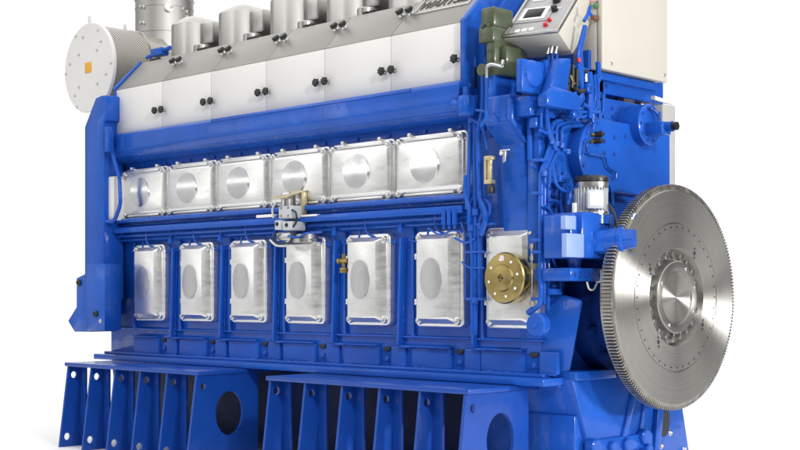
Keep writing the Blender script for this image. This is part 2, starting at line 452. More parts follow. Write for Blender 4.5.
# name plate with raised lettering
A = Vector((0, PY, 1.047)); d = Vector((0, TY-PY, TZ-1.047)); ud = d.normalized()
rot = Matrix(((1, 0, 0), (0, ud.y, SN.y), (0, ud.z, SN.z))).to_4x4()
b = MB(); cpl = A + d*.78; nx0, nx1 = -.345, -.045
for (u0, u1, v0, v1) in ((nx0, nx1, -.052, -.047), (nx0, nx1, .047, .052), (nx0, nx0+.005, -.047, .047), (nx1-.005, nx1, -.047, .047)):
    b.box(u0, u1, v0, v1, -.002, .006, .0015, 0, Matrix.Translation(cpl) @ rot)
b.box(nx0+.005, nx1-.005, -.047, .047, -.001, .001, 0, 1, Matrix.Translation(cpl) @ rot)
plate = b.build('name_plate', ['steel', 'turbo'], LASTP)
def text(name, s, size, p, R, mat, parent, ext=.0012, shear=0, sx=1):
    cu = bpy.data.curves.new('txt', 'FONT'); cu.body = s; cu.size = size; cu.extrude = ext; cu.align_x = 'CENTER'; cu.align_y = 'CENTER'; cu.shear = shear
    cu.offset = size*.012
    to = bpy.data.objects.new('txt', cu); COL.objects.link(to)
    dg = bpy.context.evaluated_depsgraph_get(); me = bpy.data.meshes.new_from_object(to.evaluated_get(dg))
    bpy.data.objects.remove(to); me.materials.clear(); me.materials.append(M[mat])
    me.transform(R @ Matrix.Diagonal((sx, 1, 1, 1)))
    return link(name, me, p, parent)
text('lettering', 'WÄRTSILÄ', .066, cpl + SN*.002 + Vector((.005 + (nx0+nx1)/2, 0, 0)), rot, 'text', plate, .0015, .25, .98)
# raised foundry lettering on the rail
RS = Matrix(((1, 0, 0), (0, 0, -1), (0, 1, 0))).to_4x4()
p = S(440, 351, .0215); text('cast_lettering', 'WÄRTSILÄ', .027, p, RS, 'blue', blk, .0012)

# near end plate of the hot box
b = MB()
b.prism([(-.045, .80), (-.045, 1.05), (.135, 1.235), (.84, 1.235), (.84, .70), (.0, .70)], 'X', .003, .035, .006)
b.prism([(.02, .70), (.02, 1.0), (.16, 1.16), (.84, 1.2), (.84, .70)], 'X', .035, .07, .004)
b.build('hot_box_end_plate', 'blue', ENG)

# ------------------------------------------------------------------ far (left) end column
b = MB(); YC = -.10
pts = [S(x, y, YC) for x, y in ((84.5, 300), (84.5, 127), (95.5, 98), (101, 95.5), (106, 95), (106, 120), (103.5, 122), (103.5, 300))]
b.prism([(p.x, p.z) for p in pts], 'Y', YC, .02, .006)
b.box(S(104, 100, YC).x-.01, seam[0]+.004, -.035, .3, S(110, 165, -.03).z, S(110, 93, -.03).z, .006)
b.box(X0-.15, X0+.1, .02, .8, -.10, .86, .01)
colm = b.build('end_column', 'blue', ENG)
b = MB(); b.box(S(105, 128, -.12).x, S(109, 128, -.12).x, -.125, -.1, S(105, 152, -.12).z, S(105, 127, -.12).z, .004); b.build('hinge_bracket', 'blue', colm)
for y in (237, 252): 
    q = MB(); p = S(109.5, y, -.031); q.box(p.x-.018, p.x+.018, p.y-.03, p.y, p.z-.022, p.z+.022, .004); q.build('clamp', 'gear', colm)
# slanted blue strip beside the grey slope
b = MB(); p0, p1 = S(112, 92, -.03), hit(141, 57, (-2.40, 0, 0), (1, 0, 0))
b.tube([Vector((seam[0]-.008, -.025, 1.05)), Vector((seam[0]-.008, .135, 1.207))], .010, 8); b.build('edge_strip', 'blue', colm)
# small white box between column and first cover
b = MB(); p0 = S(103.5, 221, -.07); p1 = S(114, 176, -.07)
b.box(p0.x, p1.x, -.07, .03, p0.z, p1.z, .006)
wb = b.build('junction_box', 'white', ENG)
for z in (p0.z+.004, p1.z-.004): bolt(wb, (p1.x+.005, -.02, z), 'Y', .006)
for pts, r in (([(112, 130), (112, 151), (119.5, 178), (120.5, 205), (114, 222), (104, 221)], .010), ([(109, 128), (109, 150)], .012)):
    b = MB(); b.tube([S(x, y, -.085) for x, y in pts], r, 10, .03); b.build('pipe', 'blue', ENG)
# junction housing on the column
b = MB(); YJ = -.20
P = lambda x, y: (S(x, y, YJ).x, S(x, y, YJ).z)
b.prism([P(62.5, 321), P(71, 307), P(71, 278), P(86, 270.5), P(86, 332), P(69, 332)], 'Y', YJ+.03, YJ+.19, .005)
q0, q1 = P(86, 264), P(104.7, 332); xr9 = S(121.5, 300, -.055).x
b.prism([(q0[0], YJ), (q1[0], YJ), (xr9, -.055), (q0[0], -.05)], 'Z', q1[1]+.005, q0[1], .005)
jb = b.build('terminal_housing', 'blue', ENG)
for x, y in ((79.5, 282.5), (96.5, 314)): 
    q = MB(); p = S(x, y, YJ + (.03 if x < 90 else 0)); q.lathe([(.016, 0), (.016, .008), (.010, .014), (.009, .010), (.001, .010)], p, (0, -1, 0), 18); q.build('plug', 'dark', jb)
bolt(jb, S(100.5, 321, YJ), 'Y', .007)

# ------------------------------------------------------------------ air filter and turbocharger
YD = .10; fc = S(88.5, 68, YD); FR = .236; fc = Vector((-2.815, YD, 1.232))
b = MB(); b.lathe([(FR+.004, .022), (FR+.006, .004), (FR+.002, 0), (.001, 0)], fc, (0, 1, 0), 72)
b.box(-.012+fc.x, .012+fc.x, YD+.004, YD+.012, fc.z+FR-.01, fc.z+FR+.045, .002)
b.box(.0+fc.x, .02+fc.x, YD+.22, YD+.232, fc.z+FR-.01, fc.z+FR+.03, .002)
af = b.build('air_filter_plate', 'white', ENG)
for px, py in ((76, 36), (83, 37), (101, 41), (97, 50), (79, 54.5), (70, 64), (111, 63), (106, 74), (97.5, 83.5), (79, 87), (75, 95.5), (77, 107), (66, 74), (98, 30)):
    bolt(af, S(px, py, YD-.001), 'Y', .0055, 'steel', 'screw')
b = MB(); p = S(88.5, 67.5, YD); b.box(p.x-.030, p.x+.030, YD-.004, YD, p.z-.027, p.z+.027, .001); b.build('warning_sticker', 'orange', af)
# perforated drum with its own uv
me = bpy.data.meshes.new('mesh_drum'); bm = bmesh.new(); uvl = bm.loops.layers.uv.new('UVMap'); n = 96; DL = .235
for i in range(n):
    a0, a1 = 2*PI*i/n, 2*PI*(i+1)/n
    vs = [bm.verts.new((FR*.985*math.cos(a), y, FR*.985*math.sin(a))) for a, y in ((a0, 0), (a1, 0), (a1, DL), (a0, DL))]
    f = bm.faces.new(vs)
    for l, uvc in zip(f.loops, ((i/n, 0), ((i+1)/n, 0), ((i+1)/n, 1), (i/n, 1))): l[uvl].uv = uvc
bmesh.ops.remove_doubles(bm, verts=bm.verts, dist=1e-5); bmesh.ops.recalc_face_normals(bm, faces=bm.faces)
bm.to_mesh(me); bm.free(); me.materials.append(M['mesh'])
for p in me.polygons: p.use_smooth = True
link('mesh_drum', me, (fc.x, YD+.022, fc.z), ENG)
b = MB(); c = Vector((fc.x, YD+.022+DL, fc.z))
b.lathe([(FR-.01, -.2), (FR-.01, 0), (FR+.004, 0), (FR+.008, .012), (FR+.004, .022), (FR-.006, .03), (FR-.012, .15), (FR-.05, .21), (FR-.09, .24), (FR-.1, .55)], c, (0, 1, 0), 12)
tb = b.build('turbocharger_casing', 'turbo', ENG)
b = MB(); p = S(157, 52, .16); b.box(p.x-.05, p.x+.05, .15, .2, p.z-.02, p.z+.02, .006); b.cyl((p.x-.1, .17, p.z-.015), (p.x+.1, .17, p.z+.01), .012, None, 12); b.build('oil_fitting', 'blue', tb)
# vertical exhaust drum
DY, DR = .72, .168
c = S(164.5, 40, DY); dd = (c-CAM).dot(FWD); dz = (HY-3)/F*dd
b = MB(); b.lathe([(DR, .9), (DR, dz), (DR+.005, dz+.004), (DR+.005, dz+.012), (DR-.03, dz+.05), (.06, dz+.07), (.001, dz+.07)], (c.x, DY, 0), (0, 0, 1), 40)
for z in (dz-.045, dz-.19): b.lathe([(DR, -.003), (DR+.003, -.002), (DR+.003, .002), (DR, .003)], (c.x, DY, z), (0, 0, 1), 40)
ex = b.build('exhaust_drum', 'jacket', ENG)
def ring_screw(px, py, r=.010):
    t_ = (px-164.5)/29.8; base = Vector((CAM.x-c.x, CAM.y-DY, 0)).normalized(); side = Vector((-base.y, base.x, 0))
    n_ = base*math.sqrt(max(0, 1-t_*t_)) + side*t_; p = Vector((c.x, DY, 0)) + n_*DR
    p.z = (HY-py)/F*(p-CAM).dot(FWD)
    q = MB(); q.lathe([(r, -.004), (r, .006), (r*.6, .009)], p, n_, 12); return q.build('screw' if r < .02 else 'sensor_boss', 'steel', ex)
for px, py in ((141, 7), (144, 7), (141, 23), (144, 23), (187, 12), (187, 17), (183, 9)): ring_screw(px, py)
ring_screw(168.5, 8, .026)

# rocker covers in a row
def rocker(k):
    # px of the left edge measured on plane y = .30
    x0 = -2.395 + .405*k; y0, w, dpt, zt = .30, .235, .30, 1.465
    b = MB(); pts = []
    def sec(ins, z):
        r = .088
        return [(p[0], p[1], z) for p in rrect(x0+w/2, y0+dpt/2, w-2*ins, dpt-2*ins, r-ins*.5, 10)]
    b.loft([sec(0, .95), sec(0, zt-.045), sec(.003, zt-.038), sec(.050, zt-.004), sec(.06, zt)], 0)
    o = b.build('rocker_cover', 'galv', ENG)
    q = MB(); q.box(x0+w-.02, x0+w+.10, y0+.06, y0+dpt+.1, 1.30, zt-.05, .01); q.build('exhaust_elbow_cover', 'galv', o)
    q = MB(); q.lathe([(.045, 0), (.045, .20), (.04, .205)], (x0+w+.065, y0+.02, 1.08), (0, 0, 1), 24); q.build('injector_sleeve', 'galv', o)
    return o
for k in range(6): rocker(k)

# ------------------------------------------------------------------ pipe rails between the two rows
def pipe(pts, r, mat='blue', name='pipe', fil=.03, parent=None):
    b = MB(); b.tube(pts, r, 10, fil); return b.build(name, mat, parent or ENG)
b = MB()
za = S(320, 218, -.04).z
b.box(-2.44, .02, -.05, -.028, za-.014, za+.014, .004)
for x in [-2.2+.39*k for k in range(6)]: b.box(x, x+.03, -.04, .04, za-.01, za+.01, .002)
b.build('fuel_rail', 'blue', ENG)
for y, Y, r in ((207, -.02, .012), (212.5, .0, .008), (225, -.015, .008), (230, -.0, .006)):
    z = S(320, y, Y).z
    pipe([(-2.40, Y, z), (.03, Y, z)], r)
for k in range(6):
    x = -2.10 + .39*k
    pipe([(x, -.015, za), (x, -.02, za-.07), (x+.06, 0, za-.10), (x+.15, .01, za-.11)], .005)
    pipe([(x+.20, -.01, za+.02), (x+.20, -.012, za-.05)], .006, 'blue')
    b = MB(); b.lathe([(.011, 0), (.011, .02), (.008, .022), (.008, .03)], (x+.20, -.016, za-.075), (0, 0, 1), 10)
    b.build('drain_valve', 'blue', ENG)
    pipe([(x-.05, .0, za-.06), (x-.055, -.004, za-.10), (x-.12, .0, za-.115), (x-.17, .012, za-.105)], .0045)
for dx in (0, .028, .055):
    b = MB(); p = S(444, 216, -.05); b.cyl((p.x+dx, -.05, p.z-.035), (p.x+dx, -.05, p.z+.025), .010, None, 12); b.cyl((p.x+dx, -.05, p.z-.05), (p.x+dx, -.05, p.z-.03), .006, None, 10); b.build('limit_switch', 'blue', ENG)
# stop solenoid in the middle
Ys = -.09
def sbox(x0, y0, x1, y1, ya, yb, mat, name, par, bev=.004):
    a, c = S(x0, y1, ya), S(x1, y0, ya); q = MB(); q.box(a.x, c.x, ya, yb, a.z, c.z, bev); return q.build(name, mat, par)
so = sbox(278, 205, 291.5, 219, Ys-.01, -.02, 'motor', 'stop_solenoid', ENG, .008)
b = MB(); p = S(283, 205, Ys); b.lathe([(.032, 0), (.032, .05), (.026, .058)], (p.x, Ys+.03, p.z-.005), (0, 0, 1), 20); b.build('solenoid_cap', 'steel', so)
sbox(274.5, 220, 280.5, 230, Ys-.02, -.03, 'motor', 'connector_box', so)
sbox(282, 221, 291.5, 230.5, Ys-.02, -.03, 'motor', 'connector_box', so)
sbox(276, 232, 290, 241, Ys+.01, -.02, 'steel', 'valve_body', so, .006)
b = MB(); a = S(273, 194, Ys-.03); c = S(284, 190, Ys-.03)
b.hull([(a.x, Ys-.03, a.z-.02), (a.x+.01, -.02, a.z+.012), (c.x+.015, Ys-.03, a.z-.02), (c.x+.03, -.02, a.z+.012), (a.x, Ys-.03, a.z-.014), (a.x+.01, -.02, a.z+.018), (c.x+.015, Ys-.03, a.z-.014), (c.x+.03, -.02, a.z+.018)], .001)
b.box(c.x+.018, c.x+.030, -.045, -.015, a.z-.10, a.z+.008, .002); b.build('bracket', 'zinc', so)
b = MB(); p = S(307, 240, -.05); b.lathe([(.065, 0), (.065, .014), (.05, .018), (.05, .034), (.001, .036)], (p.x, -.045, p.z-.01), (0, 0, 1), 28); b.build('round_flange', 'steel', so)
sbox(300, 207, 316, 209.5, -.03, .0, 'ltext', 'white_sleeve', so, .002); sbox(300, 214, 316, 217, -.056, -.03, 'ltext', 'white_sleeve', so, .002)
sbox(256, 214, 273, 218, -.056, -.03, 'ltext', 'white_sleeve', so, .002)
pipe([S(277, 232, Ys), S(272, 238, Ys), S(277, 244, Ys), S(290, 243, Ys), S(293, 236, Ys)], .004, 'dark', 'cable', .02, so)
for px, py in ((281, 208), (288, 207.5), (281, 216), (288, 215.5)): bolt(so, S(px, py, Ys-.011), 'Y', .004, 'gear', 'screw')
for px, py in ((277, 224), (286.5, 225)): bolt(so, S(px, py, Ys-.021), 'Y', .006, 'dark', 'screw')
for pts, mt in (([(292, 210), (296, 212), (297, 222), (292, 228)], 'dark'), ([(276, 203), (272, 208), (273, 218)], 'motor'), ([(288, 236), (298, 238), (306, 233), (322, 232)], 'blue'), ([(270, 240), (276, 246), (286, 246)], 'palegrey')):
    pipe([S(x, y, -.10) for x, y in pts], .0045, mt, 'cable', .02, so)
# gold test cock between doors four and five
b = MB(); p = S(343, 261, -.02); b.cyl((p.x-.02, -.02, p.z), (p.x+.03, -.02, p.z), .010, None, 12); b.cyl((p.x+.004, -.02, p.z-.04), (p.x+.004, -.02, p.z+.03), .007, None, 12)
b.box(p.x-.006, p.x+.018, -.035, -.005, p.z-.05, p.z-.028, .003); b.lathe([(.014, 0), (.014, .012)], (p.x-.025, -.02, p.z), (1, 0, 0), 12); b.build('test_cock', 'brass', ENG)

# ------------------------------------------------------------------ near end, side face: gear housing, governor, pipes
Xh = .305
def h_(x, y): return S(x, y, -.11)
zt = S(513, 93, -.11).z; zb = S(513, 121, -.11).z; zc = S(527, 145, 0).z
b = MB()
b.prism([(.3, zt), (-.11, zt), (-.11, zb), (-.03, zc), (-.03, zc-.02), (.0, zc-.34), (.3, zc-.34)], 'X', S(484, 100, -.11).x, Xh, .008, seg=3)
b.prism([(-.116, zt-.02), (-.116, zb+.005), (-.034, zc+.004), (-.02, zc+.004), (-.1, zb+.005), (-.1, zt-.02)], 'X', Xh-.012, Xh+.012, .003)
b.prism([(-.104, zb), (-.024, zc), (-.02, zc-.01), (-.09, zb-.01)], 'X', Xh-.075, Xh-.060, .002)
gz = S(498, 74, -.1).z
b.box(S(487, 74, -.1).x, .225, -.10, .06, zt-.01, gz, .006)
b.box(.08, X1, .02, .3, .1, .6, .01)
b.box(.0, X1-.10, .12, .6, .6, .84, .01)
b.box(Xh+.002, X1+.015, -.02, .2, .12, zt-.03, .01)
b.build('gear_housing', 'blue', ENG)
# governor, olive green
b = MB(); gx = .2151
gl = S(478, 20, -.1).x
b.box(gl, gx, -.10, .02, S(493, 41, -.1).z, S(493, 25, -.1).z, .008)
b.box(gl+.005, gx, -.095, .02, S(493, 26, -.1).z, S(493, 5, -.1).z, .012)
b.box(gl+.03, gx, -.090, .01, S(493, 63, -.1).z, S(493, 41, -.1).z+.01, .006)
b.box(gl+.035, gx+.035, -.098, .07, gz-.002, S(493, 62, -.1).z, .006)
b.box(gx-.01, gx+.03, -.06, .05, S(493, 64, -.1).z, S(493, 44, -.1).z, .012)
b.cyl((gx-.035, -.085, gz+.02), (gx-.035, -.125, gz+.02), .022, None, 16)
gov = b.build('governor', 'olive', ENG)
for x, z in ((gl+.02, .99), (gx-.02, .99), (gl+.05, .90)): bolt(gov, (x, -.101, z), 'Y', .005, 'olive')
pipe([S(487, 88, -.14), S(487, 66, -.14), S(492, 64, -.14), S(503, 67, -.14), S(503, 60, -.14)], .007, 'steel', 'pipe', .03, gov)

# vertical pipe runs beside the last cover
for pts, Y, r in (([(470, 83), (470, 118), (468, 205), (472, 250), (472, 332)], -.05, .007),
                  ([(476, 95), (475, 150), (476, 230), (475, 335)], -.04, .010),
                  ([(484, 70), (483, 112), (478, 130), (480, 200), (487, 216), (481, 235)], -.06, .011),
                  ([(487, 78), (486, 118), (481, 126)], -.15, .006),
                  ([(466, 175), (465, 195), (470, 210), (469, 225)], -.055, .009),
                  ([(483, 212), (479, 224), (480, 300)], -.045, .008)):
    pipe([S(x, y, Y) for x, y in pts], r)
for x, y in ((465, 252), (466, 299), (476, 224)):
    sbox(x-1, y-1.5, x+17, y+1.5, -.055, -.03, 'blue', 'pipe_clamp', ENG, .003)
b = MB(); p = S(465, 108, -.08); b.lathe([(.03, 0), (.036, .01), (.036, .06), (.03, .075), (.015, .08), (.015, .11)], (p.x, -.07, p.z-.03), (0, 0, 1), 20); b.cyl((p.x-.06, -.08, p.z+.02), (p.x, -.07, p.z), .02, None, 14); b.build('pump_body', 'blue', ENG)
sbox(466, 66, 474, 90, .0, .02, 'iron', 'recess_plate', ENG)
b = MB(); a = S(473, 108, -.03)
b.box(a.x-.02, a.x+.045, -.045, .0, .2, 1.0, .004)
# brass sight glass
b2 = MB(); p = S(490, 170, -.08)
b2.cyl((p.x, -.08, p.z-.045), (p.x, -.08, p.z+.045), .010, None, 16)
b2.box(p.x-.022, p.x+.016, -.092, -.065, p.z+.036, p.z+.052, .004); b2.box(p.x-.022, p.x+.016, -.092, -.065, p.z-.052, p.z-.036, .004)
b2.box(p.x-.026, p.x-.014, -.085, -.06, p.z-.05, p.z+.05, .002)
b2.build('sight_glass', 'zinc', ENG)
b2 = MB(); b2.lathe([(.016, 0), (.016, .02), (.01, .03)], (p.x+.005, -.08, p.z-.085), (0, 0, 1), 14); b2.build('drain_plug', 'dark', ENG)
b.bm.free()
b = MB(); p = S(508, 154, -.05); b.cyl((p.x, -.02, p.z), (p.x, -.09, p.z), .008, None, 12); b.box(p.x-.012, p.x+.035, -.085, -.078, p.z+.008, p.z+.013, .002); b.cyl((p.x+.006, -.08, p.z-.035), (p.x+.01, -.08, p.z+.01), .006, None, 10); b.build('drain_valve', 'steel', ENG)

for pts, Y, r in (([(461, 222), (466, 236), (466, 300)], -.035, .005), ([(476, 110), (489, 112), (489, 130)], -.10, .004), ([(488, 112), (497, 124)], -.125, .004),
                  ([(478, 196), (490, 203), (490, 214), (484, 218)], -.05, .006), ([(462, 262), (468, 268), (484, 268)], -.05, .004), ([(471, 118), (484, 128), (487, 150)], -.06, .005),
                  ([(455, 238), (466, 244), (476, 238)], -.05, .005), ([(428, 228), (440, 236), (452, 230), (462, 232)], -.04, .004)):
    pipe([S(x, y, Y) for x, y in pts], r)
for x, y, r in ((471, 228, .013), (476, 212, .014), (481, 226, .012), (472, 120, .014), (483, 128, .013), (475, 300, .013), (468, 206, .012)):
    q = MB(); c_ = S(x, y, -.05); q.lathe([(r, -.012), (r, .012)], c_, (0, 0, 1), 6); q.build('pipe_nut', 'blue', ENG)
# the three bent pipes on the corner, then the run down beside the last door
XP = .385
for k, (dx, dy) in enumerate(((0, 0), (4.5, 3.5), (10, 7.5))):
    pts = [(600-k*5, 119+dy*.9), (561+dx, 119.5+dy*.8), (551+dx, 124+dy*.6), (551.5+dx, 142), (541+dx*.75, 172), (540.5+dx*.75, 300+dx)]
    pipe([E(x, y, XP + .006*k) for x, y in pts], .0085 if k else .0095)
for y in (160, 193, 240, 252, 299): 
    a = E(536, y, XP-.01); q = MB(); q.box(XP-.035, XP+.012, a.y, a.y+.085, a.z-.006, a.z+.006, .003); q.build('pipe_clamp', 'blue', ENG)
b = MB(); p = S(535, 325, -.08); b.lathe([(.042, 0), (.044, .005), (.044, .03), (.038, .036), (.012, .037), (.010, .045), (.001, .045)], (p.x, -.045, p.z), (0, -1, 0), 26); b.build('filler_cap', 'blue', ENG)
pipe([S(531, 312, -.05), S(540, 305, -.05), S(541, 290, -.05)], .009)
pipe([S(528, 313, -.05), S(533, 309, -.05)], .011)
pipe([S(532, 246, -.045), S(532, 305, -.045)], .005, 'steel')
for y in (246, 258, 272, 303):
    q = MB(); q.cyl(S(532, y, -.045)-Vector((0, 0, .008)), S(532, y, -.045)+Vector((0, 0, .008)), .009, None, 10); q.build('pipe_nut', 'gear', ENG)
for pts, X, r in (([(545, 60), (547, 80), (545, 105), (548, 130), (556, 150)], .40, .010), ([(529, 100), (530, 160)], .33, .010), ([(533, 92), (540, 92), (541, 120)], .36, .010),
                  ([(548, 168), (549, 240), (566, 240)], .40, .006), ([(553, 165), (556, 186), (566, 192), (577, 192)], .44, .006),
                  ([(557, 165), (557, 220)], .37, .016), ([(564, 172), (563, 214)], .37, .012), ([(550, 150), (550, 300)], .36, .018), ([(560, 250), (560, 300)], .36, .012)):
    pipe([E(x, y, X) for x, y in pts], r)

for pts, X, r in (([(562, 150), (570, 152)], .41, .007), ([(603, 95), (603, 116), (588, 116)], .42, .006),
                  ([(570, 112), (596, 112), (598, 100)], .44, .006), ([(583, 104), (590, 108), (590, 118)], .45, .007), ([(551, 228), (566, 226)], .42, .005),
                  ([(553, 258), (556, 268), (566, 270)], .42, .005), ([(549, 200), (560, 202), (562, 214)], .41, .006)):
    pipe([E(x, y, X) for x, y in pts], r)
for x, y, X in ((552, 142, .40), (557, 144, .40), (562, 146, .41), (545, 174, .41), (548, 252, .40), (568, 152, .41)):
    q = MB(); q.lathe([(.0105, -.009), (.0105, .009)], E(x, y, X), (0, .25, 1), 6); q.build('pipe_nut', 'blue', ENG)
# ------------------------------------------------------------------ near end face
b = MB()
yl, yr = .05, E(657, 180, .35).y
z0 = E(604, 97.5, .35).z; z1 = E(604, 93.5, .35).z
b.box(.30, .35, yl, yr, -.28, z0, .006)
ut = E(604, 66, .35).z
b.box(.30, .35, .30, E(663.5, 90, .35).y, z1, ut+.05, .004)
b.box(.30, .35, yl, .40, z0-.02, ut-.02, .006)
ew = b.build('end_wall', 'blue', ENG)
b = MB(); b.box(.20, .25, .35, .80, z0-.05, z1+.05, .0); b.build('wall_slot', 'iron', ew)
b = MB(); ya = E(622, 98, .28).y; b.box(.255, .29, ya, ya+.075, z0-.03, z1+.03, .002); b.build('slot_plate', 'palegrey', ew)
b = MB(); 
b.box(.30, .338, yr+.004, yr+.028, .05, E(659, 110, .35).z, .003); b.box(.28, .33, yr+.03, yr+.06, .05, E(659, 110, .35).z, .003)
st = b.build('flange_strip', 'blue', ew)
for k in range(5):
    z = .72 - .11*k; bolt(st, (.339, yr+.016, z), 'X', .006, 'bluedk'); bolt(st, (.331, yr+.045, z), 'X', .006, 'bluedk')
b = MB(); p = E(661.5, 150, .28); b.box(.10, .24, p.y+.07, p.y+.17, .1, E(665, 104, .24).z, .005)
b.build('pale_duct', 'ductgrey', ENG)
b = MB(); a = E(653, 97.5, .36); c2 = E(668, 105, .36); b.hull([(.30, a.y, a.z), (.37, a.y, a.z-.01), (.30, c2.y+.03, c2.z+.02), (.37, c2.y+.03, c2.z), (.30, a.y, a.z+.016), (.37, a.y, a.z+.006), (.30, c2.y+.03, c2.z+.034), (.37, c2.y+.03, c2.z+.014)], .001); b.build('top_lug', 'palegrey', ew)
# round-ended cover
xr_ = .42; yc_ = E(601, 155, xr_).y; zc_ = E(601, 155, xr_).z; rr = .135
pts = [(yc_ + rr*math.cos(a), zc_ + rr*math.sin(a)) for a in [PI/2 + PI*i/20 for i in range(21)]] + [(yr-.012, zc_-rr), (yr-.012, zc_+rr)]
b = MB(); b.prism(pts, 'X', .345, xr_, .006); rc = b.build('gear_cover', 'blue', ew)
for px, py in ((604, 141), (604, 153), (587, 149), (614, 137), (614, 154), (583, 165), (592, 134), (601, 132), (625, 136), (590, 178), (612, 178)): bolt(rc, E(px, py, xr_), 'X', .006, 'bluedk')
for px, py in ((612, 108), (612, 116), (638, 118), (606, 86), (639, 190), (629, 112), (622, 190), (655, 165)): bolt(ew, E(px, py, .35), 'X', .006, 'bluedk')
# sensor with cable on that cover
b = MB(); 
for px, py in ((595, 134.5), (594, 141)): p = E(px, py, xr_); b.lathe([(.011, 0), (.011, .03), (.007, .035)], p, (1, .3, 0), 14, 1); b.cyl(p-Vector((0, .03, .005)), p, .008, None, 10, 0)
sn = b.build('speed_sensor', ['brass', 'dark'], ew)
pipe([E(590, 138, .435), E(586, 146, .435), E(588, 154, .435), E(606, 157, .435), E(608, 168, .435), E(616, 172, .435), E(616, 178, .435)], .004, 'bluedk', 'cable', .03, sn)
# more pipework, brackets and unions round that cover
for pts, X, r in (([(600, 112), (590, 112), (585, 117), (572, 117)], .44, .005),
                  ([(540, 130), (548, 134), (556, 132)], .40, .006), ([(532, 165), (540, 172), (541, 190)], .36, .008), ([(588, 110), (594, 122), (593, 130)], .44, .005),
                  ([(568, 184), (572, 190), (568, 205)], .45, .006), ([(606, 180), (612, 190), (613, 206)], .45, .006), ([(544, 205), (552, 212), (552, 232)], .41, .005),
                  ([(556, 190), (556, 255)], .385, .007), ([(561, 188), (561, 262), (566, 264)], .395, .006), ([(546, 96), (541, 106), (541, 128)], .40, .006),
                  ([(604, 88), (604, 118)], .37, .006), ([(598, 62), (599, 80)], .42, .010)):
    pipe([E(x, y, X) for x, y in pts], r)
for x, y, X, r in ((577, 117, .44, .013), (541, 176, .37, .014), (593, 118, .44, .011), (570, 196, .45, .012), (556, 222, .39, .013), (561, 236, .40, .012), (541, 110, .40, .012)):
    q = MB(); q.lathe([(r*.72, -.009), (r*.72, .009)], E(x, y, X), (0, .15, 1), 6); q.lathe([(r*.52, -.016), (r*.52, .016)], E(x, y, X), (0, .15, 1), 12); q.build('pipe_nut', 'blue', ENG)
for x0, y0, x1, y1, X in ((536, 118, 545, 127, .39), (548, 178, 557, 183, .40), (546, 212, 556, 216, .40), (574, 110, 582, 117, .45), (588, 84, 594, 92, .45), (560, 176, 570, 182, .43)):
    a, c2 = E(x0, y1, X), E(x1, y0, X); q = MB(); q.box(X-.035, X, a.y, c2.y, a.z, c2.z, .004); br_ = q.build('bracket', 'blue', ENG); bolt(br_, (X, (a.y+c2.y)/2, (a.z+c2.z)/2), 'X', .005, 'bluedk')
for k in range(9):
    a = PI*.56 + PI*.88*k/8; bolt(rc, Vector((xr_, yc_ + rr*.88*math.cos(a), zc_ + rr*.88*math.sin(a))), 'X', .0055, 'blue')
# camshaft end cover with shaft
cc = E(650.5, 124.5, .46); r_ = .080
b = MB(); b.lathe([(r_, -.12), (r_, -.004), (r_-.006, 0), (.03, .002)], cc, (1, 0, 0), 40); ce = b.build('camshaft_end_cover', 'blue', ew)
for k in range(10): a = 2*PI*k/10; bolt(ce, cc + Vector((0, .066*math.cos(a), .066*math.sin(a))), 'X', .005, 'bluedk')
b = MB(); b.box(cc.x-.002, cc.x+.075, cc.y-.035, cc.y+.03, cc.z-.045, cc.z+.005, .006); b.lathe([(.02, 0), (.02, .10)], (cc.x, cc.y, cc.z-.016), (1, 0, 0), 18)
b.lathe([(.028, .01), (.028, .05)], (cc.x, cc.y+.0, cc.z-.016), (1, 0, 0), 6); b.build('shaft_coupling', 'blue', ce)
b = MB(); b.cyl((cc.x+.09, cc.y, cc.z-.016), (cc.x+.12, cc.y, cc.z-.016), .016, None, 18); b.build('shaft_tip', 'dark', ce)
pipe([cc+Vector((.01, -.02, .06)), cc+Vector((.02, .02, .045)), cc+Vector((.03, .02, 0))], .005, 'bluedk', 'pipe', .02, ce)

# ------------------------------------------------------------------ electrical cabinet
YCb, XCb = .316, .40
yb_ = E(668, 80, XCb).y; zb_ = E(602, 68, XCb).z; xl_ = S(573, 40, YCb).x
b = MB(); b.box(xl_, XCb-.028, YCb, yb_-.004, zb_, 1.75, .006)
b.box(XCb-.025, XCb, YCb+.002, yb_, zb_-.003, 1.75, .007)
cab = b.build('electrical_cabinet', 'cream', ENG)
b = MB(); b.box(xl_+.04, XCb-.03, YCb+.02, yb_-.03, zb_-.035, zb_-.004, .003); b.build('cabinet_support', 'blue', cab)
for px, py in ((611, 63.5), (664, 75)): bolt(cab, E(px, py, XCb), 'X', .005, 'steel', 'screw')
for px, py, mt in ((589.5, 6.5, 'green'), (596, 6, 'green')):
    q = MB(); q.lathe([(.011, 0), (.011, .006), (.006, .010), (.001, .011)], S(px, py, YCb), (0, -1, 0), 18); q.build('indicator_lamp', mt, cab)
a, c2 = S(591, 2, YCb-.002), S(600, -4, YCb-.002); q = MB(); q.box(a.x-.01, c2.x-.01, YCb-.003, YCb, a.z, c2.z, .0005); q.build('pink_label', 'pink', cab)
a, c2 = S(590, 20, YCb-.03), S(594.5, 14.5, YCb-.03); q = MB(); q.box(a.x, c2.x, YCb-.03, YCb, a.z, c2.z, .003); q.build('connector', 'brown', cab)
